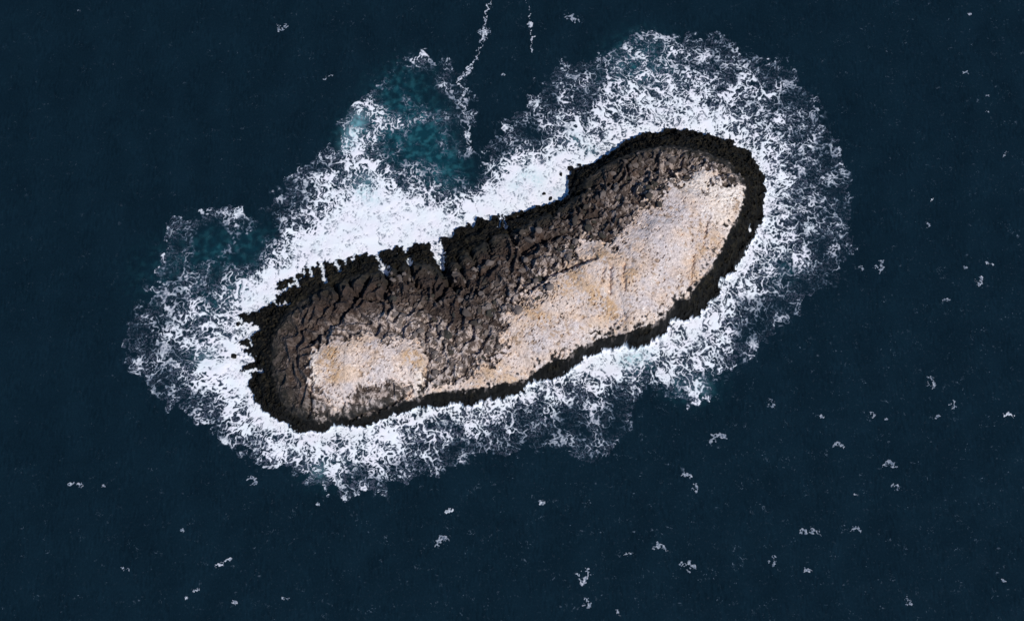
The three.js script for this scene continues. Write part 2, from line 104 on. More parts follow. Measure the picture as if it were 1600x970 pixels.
// thicker (+) and thinner (-) surf: x, z, radius (metres), amount
const SURF_PATCHES = [[[[-40.9,-38.1,0],[-28.1,-38.1,0],[-51.1,-38.1,0],[-61.4,-39.5,0],[-71.3,-29.8,0],[-83.6,-21.6,0],[-64.9,-29.8,0]], 15, 0.36], [[[5.2,-55.0,0],[15.5,-55.0,0],[-2.6,-50.7,0],[-10.3,-45.1,0],[18.1,-61.5,0]], 13, 0.42], [[[-99.2,-8.0,0],[-104.0,-4.0,0],[-94.4,-12.1,0]], 7, 0.4], [[[-61.9,-53.5,0],[-54.1,-50.7,0],[-69.6,-50.7,0]], 14, 0.14],
  [[[-62.7,-75.1,0],[-66.4,-69.3,0],[-58.4,-63.5,0]], 8, 0.22], [[[68.5,-89.7,0],[55.1,-82.4,0],[81.6,-88.2,0],[39.2,-75.1,0]], 18, 0.14], [[[104.3,-50.7,0],[106.3,-62.1,0],[102.0,-33.9,0],[100.3,-25.7,0],[92.1,-14.8,0]], 9, 0.14], [[[37.1,19.7,0],[30.8,23.6,0],[45.7,20.2,0],[57.0,15.8,0]], 9, 0.28], [[[-107.8,32.6,0],[-98.5,45.3,0],[-103.3,27.5,0],[-111.2,19.7,0]], 12, 0.2],
  [[[-77.3,55.3,0],[-62.8,56.5,0],[-48.4,52.8,0],[-87.2,52.8,0]], 15, 0.16], [[[77.3,4.0,0],[69.6,9.3,0],[79.3,14.5,0]], 11, 0.2], [[[69.8,33.9,0],[72.1,37.2,0]], 6, 0.3], [[[53.5,-115.2,0],[69.4,-113.7,0]], 12, 0.1],
  [[[-55.1,-82.4,0],[-47.2,-82.9,0],[-39.4,-83.2,0],[-31.5,-83.8,0],[-26.3,-85.3,0],[-63.2,-87.6,0],[-59.3,-89.7,0]], 5, 0.3], [[[-26.5,-97.1,0],[-29.2,-103.1,0],[-42.7,-110.6,0],[-37.3,-111.5,0]], 5, 0.22],
  [[[-39.1,-69.3,0],[-28.5,-63.5,0],[-31.4,-78.0,0],[-41.9,-78.0,0],[-47.5,-94.2,0]], 11, -0.22], [[[-49.4,-67.8,0],[-23.2,-55.0,0],[-25.8,-50.7,0]], 9, -0.14], [[[-101.6,-27.0,0],[-97.1,-36.7,0],[-105.3,-24.3,0],[-118.3,-29.8,0],[-116.5,-21.6,0],[-124.6,-28.4,0]], 9, -0.3], [[[-109.4,-10.7,0],[-115.3,-4.0,0],[-125.9,-12.1,0]], 9, -0.1], [[[-42.5,-103.1,0],[-31.8,-100.1,0],[-26.4,-91.2,0]], 14, -0.16],
  [[[10.5,-75.1,0],[7.9,-82.4,0]], 6, -0.2], [[[87.6,-1.3,0],[94.8,4.0,0],[89.5,9.3,0]], 9, -0.14], [[[0.0,45.3,0],[14.6,42.8,0],[-24.3,46.6,0],[24.4,40.2,0],[36.5,45.3,0]], 12, -0.05], [[[121.1,-50.7,0],[125.0,-33.9,0],[120.5,-79.4,0]], 20, -0.05], [[[-138.3,19.7,0],[-142.2,4.0,0],[-132.8,-4.0,0]], 14, -0.04], [[[34.2,40.2,0],[24.2,52.8,0],[14.5,50.3,0]], 12, -0.1], [[[-12.9,-53.5,0],[-16.8,-59.2,0],[-14.3,-65.0,0]], 7, -0.25], [[[110.8,-12.1,0],[123.8,-17.5,0],[104.0,-4.0,0]], 12, -0.08]];
const TEAL = [[[[-40.5,-75.1,0]], 15, 1], [[[-47.1,-78.0,0],[-35.4,-80.9,0]], 12, 0.9], [[[-50.2,-94.2,0],[-42.4,-100.1,0]], 13, 0.5], [[[-28.6,-65.0,0],[-24.6,-57.8,0],[-33.7,-62.1,0]], 11, 0.7], [[[-62.9,-79.4,0],[-65.3,-73.6,0],[-55.1,-83.8,0]], 9, 0.7], [[[-101.6,-27.0,0],[-116.8,-25.7,0]], 12, 0.5], [[[-106.8,-8.0,0],[-118.7,18.4,0],[-117.6,-1.3,0]], 10, 0.6], [[[53.4,-113.7,0],[61.2,-106.1,0],[47.9,-106.1,0]], 14, 0.5], [[[10.3,-56.4,0],[26.0,-69.3,0],[2.6,-60.7,0]], 9, 0.8], [[[-58.1,-55.0,0],[-51.4,-45.1,0],[-61.7,-47.9,0]], 12, 0.6], [[[49.4,20.2,0],[63.8,30.0,0],[45.7,19.7,0]], 8, 0.6], [[[106.1,-17.5,0],[73.6,30.0,0]], 9, 0.5], [[[-72.1,64.0,0],[-62.7,60.3,0]], 9, 0.35], [[[-138.7,-14.8,0],[-126.7,-22.9,0]], 16, 0.25]];

// water milky with air under the foam
const MILKY = [[[[-65.9,-75.9,0],[-64.2,-80.0,0],[-66.5,-71.3,0],[-62.5,-83.8,0]], 4, 0.8], [[[10.3,-55.8,0],[5.2,-58.7,0],[18.5,-50.7,0],[2.1,-53.5,0]], 4, 0.5], [[[-58.1,-55.0,0],[-56.6,-47.9,0],[-61.3,-50.7,0]], 5, 0.55], [[[46.9,19.7,0],[43.2,21.0,0],[51.4,18.7,0]], 4, 0.7], [[[-105.5,-8.0,0],[-118.6,19.7,0]], 5, 0.4], [[[32.5,-69.3,0],[26.1,-75.1,0]], 4, 0.5], [[[72.4,31.3,0],[-72.1,64.0,0]], 4, 0.4]];

// ------------------------------------------------------------------ the sea
const S0 = 1, SX0 = -240, SX1 = 240, SZ0 = -190, SZ1 = 170;            // 1 m mesh in the surveyed part, then stretched to the horizon
const swell = (x, z) => {
  const f = Math.exp(-Math.max(0, Math.hypot(x, z) - 320) / 120);
  return f * (0.30 * N[0](x / 34 + 3, z / 21) + 0.13 * N[1](x / 13, z / 9) + 0.05 * N[2](x / 5.2, z / 4.1));
};
const snx = (SX1 - SX0) / S0, snz = (SZ1 - SZ0) / S0, seaGrid = new Float32Array((snx + 1) * (snz + 1));
for (let j = 0; j <= snz; j++) for (let i = 0; i <= snx; i++) seaGrid[j * (snx + 1) + i] = swell(SX0 + i * S0, SZ0 + j * S0);
function seaY(x, z) {                                                  // height of the sea's own triangles
  const u = clamp((x - SX0) / S0, 0, snx - 1e-6), v = clamp((z - SZ0) / S0, 0, snz - 1e-6), i = Math.floor(u), j = Math.floor(v), a = u - i, b = v - j, k = j * (snx + 1) + i;
  const h00 = seaGrid[k], h10 = seaGrid[k + 1], h01 = seaGrid[k + snx + 1], h11 = seaGrid[k + snx + 2];
  return a + b <= 1 ? h00 + (h10 - h00) * a + (h01 - h00) * b : h11 + (h01 - h11) * (1 - a) + (h10 - h11) * (1 - b);
}
function gridIndex(nx, nz, keep) {
  const out = [];
  for (let j = 0; j < nz; j++) for (let i = 0; i < nx; i++) { const a = j * (nx + 1) + i, b = a + 1, c = a + nx + 1, d = c + 1; if (!keep || keep(a, b, c)) out.push(a, c, b); if (!keep || keep(b, c, d)) out.push(b, c, d); }
  return out;
}

// ------------------------------------------------------------------ the island's height field on a 0.25 m grid
const G = 0.25, IB = boxOf(WATERLINE, 5).map((v, k) => (k % 2 ? Math.ceil(v) : Math.floor(v)));
const inx = Math.round((IB[1] - IB[0]) / G), inz = Math.round((IB[3] - IB[2]) / G), IN = (inx + 1) * (inz + 1);
const H = new Float32Array(IN).fill(-4), COL = new Float32Array(IN * 3), ZONE = new Uint8Array(IN);      // zone 1 cliff, 2 slope, 3 pale top
const FB = FISSURES.map((f) => boxOf(f[0], 4)), LB = INLETS.map((f) => boxOf(f[0], 3));
const inBox = (b, x, z) => x > b[0] && x < b[1] && z > b[2] && z < b[3];
const tone = (out, k, c, f = 1) => { out[k] = c[0] * f; out[k + 1] = c[1] * f; out[k + 2] = c[2] * f; };
const lerp3 = (a, b, t) => [mix(a[0], b[0], t), mix(a[1], b[1], t), mix(a[2], b[2], t)];
function terrainAt(x, z, out) {
  const jx = x + 0.75 * N[0](x / 3.1, z / 3.1) + 0.35 * N[1](x / 1.1, z / 1.1), jz = z + 0.75 * N[2](x / 3.1, z / 3.1) + 0.35 * N[3](x / 1.1, z / 1.1);
  const dw = toLine(WATERLINE, jx, jz, true).d, run = Q.s;
  if (dw < -4) { out.h = -4; out.zone = 0; return; }
  const r = toLine(RIM, x + 0.5 * N[4](x / 2.6, z / 2.6), z + 0.5 * N[5](x / 2.6, z / 2.6), true), dr = r.d, hr = r.h;
  let sw = 0, sh = 0;
  for (const p of TOPS) { const d = (x - p[0]) ** 2 + (z - p[1]) ** 2, w = 1 / (d + 12) ** 1.6; sw += w; sh += w * p[2]; }
  let h;
  if (dw < 0) h = dw * 1.1 - 0.25;
  else if (dr < 0) {
    const t = dw / (dw - dr), ledge = t + 0.1 * Math.sin(t * 15 + 3 * N[1](run / 9, 2)) * (1 - t);
    h = -0.25 + (hr + 0.25) * Math.pow(clamp(ledge), 0.85);
  } else h = mix(hr, sh / sw, 1 - Math.exp(-dr / 7));
  const cliff = 1 - sstep(-0.4, 0.6, dr);
  // where the pale rock lies
  const ragged = clamp(dr * 0.45, 0.15, 1);
  const nA = fbm(N[6], x / 9, z / 9, 5), nB = fbm(N[7], x / 2.4, z / 2.4, 3);
  const sp = toLine(PLATEAU, x, z, true).d, sd = toLine(DOME_CAP, x, z, true).d;
  const broken = sumPatches(BROKEN, x, z), gaps = broken > 0.02 ? 9 * broken * sstep(-0.15, 0.45, nB + 0.5 * N[3](x / 1.2, z / 1.2)) : 0;
  const pale = dr < 0.3 + 0.3 * N[2](x / 1.5, z / 1.5) ? 0 : clamp(sstep(-0.6, 0.6, Math.max(Math.min(sp, 5) + ragged * (6 * nA + 5 * nB), Math.min(sd, 5) + ragged * (2.6 * nA + 2.8 * nB)) + Math.max(0, Math.max(sp, sd) - 5) * 0.4 - gaps));
  // left dome: worn strata in steps
  const strata = sstep(14, 0, Math.hypot((x + 82) * 0.8, (z - 20) * 0.75) - 24) * (1 - pale) * (1 - cliff);
  // broken dark rock: blocks, ribs and gullies
  const rough = (1 - pale) * (1 - cliff) * sstep(-0.2, 4, dr);
  const rib = 1 - Math.abs(N[3](x / 7.5 + 0.4 * N[0](x / 14, z / 14), z / 12));
  worley((0.9 * x - 0.35 * z) / 3.0 + 0.5 * N[1](x / 2.6, z / 2.6), (0.35 * x + 0.9 * z) / 1.9 + 0.5 * N[2](x / 2.6, z / 2.6), 11); const b1 = W.id, e1 = W.f2 - W.f1;
  worley(x / 1.25 + 0.45 * N[3](x / 1.1, z / 1.1), z / 1.05 + 0.45 * N[4](x / 1.1, z / 1.1), 31); const b2 = W.id, e2 = W.f2 - W.f1;
  const blocks = 1.45 * (0.25 + 0.75 * b1) * sstep(0, 0.26, e1) + 0.6 * b2 * sstep(0, 0.3, e2);
  const fine = N[4](x / 0.75, z / 0.75);
  h += rough * (2.9 * (rib * rib - 0.5) + (1 - 0.85 * strata) * (blocks - 0.9) + 0.16 * fine + 0.9 * nA);
  let band = 0;
  if (strata > 0.01) { const q = (h + 1.7 * nA + 0.45 * nB) / 0.95, f = q - Math.floor(q), k = Math.floor(q); h += strata * 0.95 * (sstep(0.6, 0.9, f) - f) * 0.95; band = sstep(0.6, 0.25, f) * (0.25 + 1.15 * hash(k, 3, 5)) * sstep(-0.5, 0.3, N[4](x / 3.5, z / 3.5)); }
  if (cliff > 0) {                                                     // columns and clefts down the shore cliffs
    const c1 = 1 - Math.abs(N[5](run / 2.2 + 0.2 * N[0](x / 2, z / 2), dw / 14)), c2 = N[6](run / 0.9, dw / 3);
    const lift = sstep(0.2, 2.5, dw) * sstep(0.2, -1.6, dr);
    h += cliff * lift * (1.7 * (c1 * c1 - 0.55) + 0.45 * c2 + 0.55 * (b1 - 0.5) * sstep(0, 0.25, e1) + 0.4 * (b2 - 0.5) + 0.14 * fine);
    if (dw > 0 && dw < 1.6) h += (b2 - 0.55) * 0.9 * (1 - dw / 1.6);
  }
  // pale rock: shallow pits, solution hollows and low swells
  const pits = sstep(0.42, 0.7, fbm(N[2], x / 1.9, z / 1.9, 2)) * sstep(-0.45, 0.25, N[5](x / 11, z / 11));
  h += pale * (0.7 * nA + 0.14 * nB - 1.3 * pits + 0.07 * fine + 0.05 * N[7](x / 1.3, z / 1.3));
    for (let k = 0; k < FISSURES.length; k++) if (inBox(FB[k], x, z)) {
    const f = FISSURES[k], l = toLine(f[0], x + 0.5 * N[1](x / 2, z / 2), z + 0.5 * N[0](x / 2, z / 2)), g = Math.exp(-((l.d / f[2]) ** 2));
    h -= 1.35 * f[1] * g * sstep(-0.4, 1, dw);
  }
  for (let k = 0; k < INLETS.length; k++) if (inBox(LB[k], x, z)) {
    const l = toLine(INLETS[k][0], x, z), g = Math.exp(-((l.d / (INLETS[k][1] + 0.3)) ** 4)); h = mix(h, Math.min(h, l.h * 0.75), g * 0.92);
  }
  // what the rock is made of
  const cB = [0.0035, 0.0034, 0.003], cO = [0.014, 0.0128, 0.0085], cU = [0.034, 0.021, 0.0158], cG = [0.132, 0.099, 0.082], cP = [0.36, 0.295, 0.265];
  const lichen = sstep(-0.25, 0.6, nB + 0.5 * nA + 0.6 * cliff * N[3](run / 1.6, h / 1.5));
  let c = lerp3(cB, [0.022, 0.018, 0.0105], 0.8 * lichen * sstep(0.3, 4, dw));
  if (dr > -0.5) {
    const inland = sstep(0.5, 9, dr + 3 * nA);
    const light = sumPatches(TONES, x, z); let s = lerp3(cO, cU, inland);
    const block = sstep(0.45, 0.95, b1) * 0.55 + sstep(0.5, 0.95, b2) * 0.45; s = lerp3(s, cG, clamp(mix(block, band, 0.8 * strata) + 0.25 * nB + 0.35 * light) * mix(0.45, 1, inland) * clamp(1 + light, 0.25, 1.2));
    const near = Math.max(sp, sd) ;
    s = lerp3(s, cP, sstep(0.55, 0.85, b2 * 0.6 + b1 * 0.4 + 0.3 * nB + 0.16 * sstep(-16, 0, near)) * sstep(-18, -1, near) * 0.8 * (1 - 0.75 * strata));
    if (light > 0) s = lerp3(s, [0.50, 0.41, 0.365], clamp(light) * sstep(0.40, 0.72, b2 * 0.7 + 0.35 * nB + 0.25 * b1));
    const stain = sstep(0.2, 0.75, N[3](x / 8, z / 5)); s = lerp3(s, [0.085, 0.047, 0.030], 0.35 * stain * inland);
    c = lerp3(c, s, sstep(-0.5, 2.6, dr + 2.2 * nB + 3.2 * nA));
    if (pale > 0) {
      const warm = fbm(N[0], x / 15 + 5, z / 12, 4), spots = sstep(0.3, 0.75, fbm(N[1], x / 4.2, z / 3.4, 4) + 0.4 * N[6](x / 19, z / 15)), grey = sstep(0.0, 0.55, fbm(N[5], x / 13 - 8, z / 10, 4));
      let p = lerp3([0.63, 0.515, 0.45], [0.65, 0.48, 0.36], sstep(-0.3, 0.4, warm));
      p = lerp3(p, [0.56, 0.49, 0.475], 0.8 * grey);
      p = lerp3(p, [0.53, 0.47, 0.465], clamp(sumPatches(GREY, x, z)) * (0.7 + 0.3 * nA)); p = lerp3(p, [0.47, 0.29, 0.145], clamp(1.5 * sumPatches(OCHRE, x, z) * sstep(-0.5, 0.4, nB + nA)) * 0.85); p = lerp3(p, [0.78, 0.69, 0.61], clamp(sumPatches(WHITE, x, z)) * (0.75 + 0.3 * nB));
      p = lerp3(p, [0.36, 0.22, 0.115], 0.7 * spots);
      p = lerp3(p, [0.80, 0.73, 0.68], 0.75 * sstep(0.35, 0.7, fbm(N[2], x / 3.0 + 40, z / 2.6, 4)));
      p = lerp3(p, [0.14, 0.092, 0.066], 0.9 * sstep(0.33, 0.60, fbm(N[7], x / 1.5 - 30, z / 1.9, 3) + 0.14 * spots + 0.16 * N[4](x / 12, z / 9)));
      const v = 1 + 0.2 * fine + 0.24 * nB + 0.16 * N[3](x / 0.6, z / 0.6);
      c = lerp3(c, [p[0] * v, p[1] * v, p[2] * v], pale);
    }
  }
  const v = 1 + 0.22 * N[1](x / 0.6, z / 0.6); c = [c[0] * v, c[1] * v, c[2] * v];
  out.h = h; out.c = c; out.zone = pale > 0.5 ? 3 : dr < 0.3 ? 1 : 2; out.dr = dr; out.pale = pale; out.strata = strata;
}
const T = {};
for (let j = 0; j <= inz; j++) for (let i = 0; i <= inx; i++) {
  const k = j * (inx + 1) + i; terrainAt(IB[0] + i * G, IB[2] + j * G, T); H[k] = T.h; ZONE[k] = T.zone;
  if (T.zone) { COL[3 * k] = T.c[0]; COL[3 * k + 1] = T.c[1]; COL[3 * k + 2] = T.c[2]; }
}
function landY(x, z) {
  const u = (x - IB[0]) / G, v = (z - IB[2]) / G; if (u < 0 || v < 0 || u >= inx || v >= inz) return -4;
  const i = Math.floor(u), j = Math.floor(v), a = u - i, b = v - j, k = j * (inx + 1) + i, h10 = H[k + 1], h01 = H[k + inx + 1];
  return a + b <= 1 ? H[k] + (h10 - H[k]) * a + (h01 - H[k]) * b : H[k + inx + 2] + (h01 - H[k + inx + 2]) * (1 - a) + (h10 - H[k + inx + 2]) * (1 - b);
}
const rockMaterial = new THREE.MeshStandardMaterial({ vertexColors: true, roughness: 0.92, metalness: 0, name: 'dry rock' });
const wetMaterial = new THREE.MeshPhysicalMaterial({ vertexColors: true, roughness: 0.75, specularIntensity: 0.35, metalness: 0, name: 'wet rock' });
const island = new THREE.Group(); add(island, 'rock_island');
tag(island, 'long kidney-shaped rocky island with pale tan top and black shore', 'island');
function landPart(name, zone, label, material) {
  const map = new Int32Array(IN).fill(-1), pos = [], nor = [], col = [], idx = [];
  const vert = (k) => {
    if (map[k] >= 0) return map[k];
    const i = k % (inx + 1), j = (k - i) / (inx + 1), at = (a, b) => H[clamp(j + b, 0, inz) * (inx + 1) + clamp(i + a, 0, inx)];
    pos.push(IB[0] + i * G, H[k], IB[2] + j * G);
    const nx = at(-1, 0) - at(1, 0), nz = at(0, -1) - at(0, 1), l = Math.hypot(nx, 2 * G, nz); nor.push(nx / l, 2 * G / l, nz / l);
    col.push(COL[3 * k], COL[3 * k + 1], COL[3 * k + 2]);
    return (map[k] = pos.length / 3 - 1);
  };
  const tri = (a, b, c) => { if (Math.max(ZONE[a], ZONE[b], ZONE[c]) === zone && Math.max(H[a], H[b], H[c]) > -1.6 && Math.min(ZONE[a], ZONE[b], ZONE[c]) > 0) idx.push(vert(a), vert(b), vert(c)); };
  for (let j = 0; j < inz; j++) for (let i = 0; i < inx; i++) { const a = j * (inx + 1) + i, b = a + 1, c = a + inx + 1; tri(a, c, b); tri(b, c, c + 1); }
  const g = new THREE.BufferGeometry();
  g.setAttribute('position', new THREE.Float32BufferAttribute(pos, 3)); g.setAttribute('normal', new THREE.Float32BufferAttribute(nor, 3)); g.setAttribute('color', new THREE.Float32BufferAttribute(col, 3)); g.setIndex(idx);
  const m = add(new THREE.Mesh(g, material), name, island); if (label) m.userData.label = label; console.log(name, idx.length / 3); return m;
}
const cliffBand = landPart('shore_cliff', 1, 'black wet rock band round the whole shore', wetMaterial);
const darkSlope = landPart('broken_slope', 2, 'dark brown broken rock on the side with the fissures', rockMaterial);
const paleTop = landPart('pale_top', 3, 'pale tan and pinkish bare rock on top', rockMaterial);

// outcrops and blocks standing out of the slope, 12 shapes in 6 tones
const blockShapes = [], rr = rng(4242);
for (let k = 0; k < 12; k++) {
  const g = new THREE.IcosahedronGeometry(1, 1), p = g.attributes.position, o = k * 31.7, cuts = [];
  for (let c = 0; c < 6; c++) cuts.push([new THREE.Vector3(rr() - 0.5, (rr() - 0.3) * 0.8, rr() - 0.5).normalize(), 0.5 + 0.35 * rr()]);
  for (let v = 0; v < p.count; v++) {
    const q = new THREE.Vector3().fromBufferAttribute(p, v); q.multiplyScalar(1 + 0.22 * N[k % 8](q.x * 1.3 + o, q.z * 1.3 + q.y * 2.1));
    for (const [n, d] of cuts) { const e = q.dot(n) - d; if (e > 0) q.addScaledVector(n, -e); }
    p.setXYZ(v, q.x, q.y * 0.85, q.z);
  }
  g.computeVertexNormals(); blockShapes.push(g);
}
const blockTones = [[0.08, 0.062, 0.052], [0.13, 0.105, 0.092], [0.14, 0.113, 0.098], [0.05, 0.039, 0.03], [0.17, 0.138, 0.12], [0.036, 0.032, 0.024]].map((c, k) => new THREE.MeshStandardMaterial({ color: new THREE.Color().setRGB(...c), roughness: 0.95, name: 'block tone ' + (k + 1) }));
for (let n = 0, tries = 0; n < 280 && tries < 20000; tries++) {
  const x = mix(IB[0], IB[1], rr()), z = mix(IB[2], IB[3], rr()); terrainAt(x, z, T);
  if (T.zone !== 2 || T.dr < 2 || T.pale > 0.05 || T.strata > 0.45) continue;
  const r = 0.7 + 1.25 * rr() * rr() + 0.3 * rr(), m = new THREE.Mesh(blockShapes[Math.floor(rr() * 12)], blockTones[Math.floor(rr() * 6)]);
  m.scale.set(r * (0.8 + 0.7 * rr()), r * (0.55 + 0.4 * rr()), r * (0.7 + 0.4 * rr())); m.rotation.y = rr() * 6.28;
  m.position.set(x, landY(x, z) + 0.12 * r, z); add(m, 'rock_block', darkSlope); n++;
}

// small black rocks awash off the weather shore
const blackRock = new THREE.MeshPhysicalMaterial({ color: new THREE.Color().setRGB(0.006, 0.006, 0.005), roughness: 0.75, specularIntensity: 0.35, name: 'wet black rock' });
for (const [[p], r, k, label] of [[[[19.9,-58.4,0]], 0.8, 1, 'small black rock awash in white surf by the notch in the weather shore'], [[[12.9,-49.9,0]], 0.75, 4, 'tiny black rock in the solid white foam beside the dark slope'], [[[15.4,-47.6,0]], 1.0, 7, 'low flat black rock just off the shore under the tiny rock'], [[[23.8,-61.2,0]], 1.3, 2, 'upright black rock at the corner of the shore notch'], [[[-107.3,18.9,0]], 1.2, 9, 'lone black rock awash off the left tip of the island'], [[[-106.6,5.6,0]], 1.0, 5, 'black rock between the upper foam channels at the left tip']]) {
  const m = add(new THREE.Mesh(blockShapes[k], blackRock), 'shore_rock'); m.scale.set(r * 1.2, r, r); m.rotation.y = k; m.position.set(p[0], 0.25 * r, p[1]); tag(m, label, 'rock', 'small rocks awash beside the island');
}

// ------------------------------------------------------------------ surf: thickness of foam on a 0.25 m grid
const FBX = boxOf(SURF_EDGE, 12).map((v, k) => (k % 2 ? Math.ceil(v) : Math.floor(v)));
const fnx = Math.round((FBX[1] - FBX[0]) / G), fnz = Math.round((FBX[3] - FBX[2]) / G), FN = (fnx + 1) * (fnz + 1);
const LACE = new Float32Array(FN), COVER = new Float32Array(FN), FOAM = new Float32Array(FN), RUNUP = new Uint8Array(FN);
const SPINE = [[-85.0,23.6,0],[78.5,-49.3,0]], SL = Math.hypot(SPINE[1][0] - SPINE[0][0], SPINE[1][1] - SPINE[0][1]), SUX = (SPINE[1][0] - SPINE[0][0]) / SL, SUZ = (SPINE[1][1] - SPINE[0][1]) / SL;
function drawn(x, z) {                                                 // the same rafts, pulled into threads by the backwash
  const ax = x - SPINE[0][0], az = z - SPINE[0][1], s = ax * SUX + az * SUZ, t = az * SUX - ax * SUZ, e = s < 0 ? s : s > SL ? s - SL : 0, d = Math.hypot(e, t);
  const u = (t > 0 ? 1 : -1) * ((s < 0 ? 0 : Math.min(s, SL)) + 34 * Math.asin(clamp(e / (d + 0.01), -1, 1)) + 400), v = d * 0.42;
  const p = u + 2.0 * N[1](x / 8, z / 8) + 0.8 * N[2](x / 2.6, z / 2.6), q = v + 1.0 * N[0](x / 8, z / 8) + 0.5 * N[3](x / 2.6, z / 2.6);
  const e1 = (worley(p / 3.3, q / 3.2, 171), W.f2 - W.f1), e2 = (worley(p / 1.8 + 9, q / 1.8, 191), W.f2 - W.f1), e3 = Math.abs(N[6](p / 4.6, q / 4.6));
  return Math.max(1 - 1.2 * e1, 0.94 - 1.6 * e3, 0.84 - 1.0 * e2) + 0.06 * N[7](x / 1.6, z / 1.6);
}
function lace(x, z) {                                                  // bubble rafts: thin connected walls round open cells
  const wx = 2.6 * N[0](x / 8, z / 8) + 0.9 * N[1](x / 2.6, z / 2.6), wz = 2.6 * N[2](x / 8, z / 8) + 0.9 * N[3](x / 2.6, z / 2.6), p = x + wx, q = z + wz;
  const e1 = (worley(p / 4.2, q / 4.5, 71), W.f2 - W.f1), e2 = (worley(p / 2.2 + 9, q / 2.3, 91), W.f2 - W.f1), e3 = Math.abs(N[4](p / 6.2, q / 6.6)), e4 = Math.abs(N[5](p / 2.5, q / 2.7));
  const raft = Math.max(1 - 1.15 * e1, 0.95 - 1.5 * e3, 0.90 - 0.95 * e2, 0.86 - 1.2 * e4) + 0.05 * N[7](x / 1.6, z / 1.6);
  const w = 0.14 * N[6](x / 17, z / 17) - 0.10; return Math.max(raft + w, drawn(x, z) - w - 0.06) + 0.06 * N[6](x / 6, z / 6);
}
for (let j = 0; j <= fnz; j++) for (let i = 0; i <= fnx; i++) {
  const x = FBX[0] + i * G, z = FBX[2] + j * G, k = j * (fnx + 1) + i;
  const ex = x + 3.2 * N[1](x / 9, z / 9) + 1.6 * N[2](x / 3.4, z / 3.4), ez = z + 3.2 * N[3](x / 9, z / 9) + 1.6 * N[4](x / 3.4, z / 3.4);
  const de = toLine(SURF_EDGE, ex, ez, true).d; LACE[k] = lace(x, z);
  if (de < -9) continue;
  const ds = -toLine(WATERLINE, x, z, true).d, near = Math.max(0, ds), t = near / (near + Math.max(0, de) + 0.01);
  let c = de < 0 ? 0.10 * Math.exp(de / 2.2) : 0.255 + 0.41 * Math.pow(1 - t, 1.05) + 0.17 * Math.exp(-de / 1.5) * sstep(-0.5, 0.4, N[5](x / 12, z / 12)) + 0.34 * Math.exp(-near / 1.6);
  if (de > -2) c += sumPatches(SURF_PATCHES, x, z) * sstep(-2, 2, de) * (de > 0 ? 1 : 0.3);
  COVER[k] = clamp(c + 0.16 * N[7](x / 13, z / 13) * sstep(-1, 3, de) , 0, 1.1);
}
const ranks = Array.from({ length: 40000 }, (_, k) => LACE[Math.floor((k + 0.5) * FN / 40000)]).sort((a, b) => a - b);
const rank = (v) => { let a = 0, b = ranks.length; while (a < b) { const m = (a + b) >> 1; if (ranks[m] < v) a = m + 1; else b = m; } return a / ranks.length; };
for (let j = 0; j <= fnz; j++) for (let i = 0; i <= fnx; i++) {
  const x = FBX[0] + i * G, z = FBX[2] + j * G, k = j * (fnx + 1) + i; let f = 0;
  if (COVER[k] > 0.01) f = (rank(LACE[k]) - (1 - COVER[k])) / 0.6 * mix(0.5, 1, sstep(0.22, 0.62, COVER[k]));
  const y = landY(x, z);
  if (y > -0.6 && y > seaY(x, z) + 0.1 + 0.35 * N[5](x / 1.6, z / 1.6)) {
    f = 0; RUNUP[k] = 1;
    for (let q = 0; q < INLETS.length; q++) if (inBox(LB[q], x, z)) { const l = toLine(INLETS[q][0], x + 0.7 * N[0](x / 1.8, z / 1.8), z + 0.7 * N[1](x / 1.8, z / 1.8)); f = Math.max(f, 1.1 * (1 - l.d / (INLETS[q][1] * 1.2)) + 0.35 * N[2](x / 1.2, z / 1.2) - 0.1); }
  }
  FOAM[k] = clamp(f, -0.2, 1.2);
}
const foamColour = (f, x, z) => { const t = sstep(-0.02, 0.6, f + 0.10 * N[6](x / 1.1, z / 1.1)), blue = 0.5 + 0.5 * N[7](x / 9, z / 9); const air = clamp(sumPatches(MILKY, x, z) * (0.7 + 0.6 * N[0](x / 2, z / 2))); return lerp3([0.07, 0.105, 0.15], lerp3(lerp3([0.86, 0.83, 0.87], [0.82, 0.86, 0.87], blue), [0.36, 0.58, 0.60], 0.8 * air), t); };
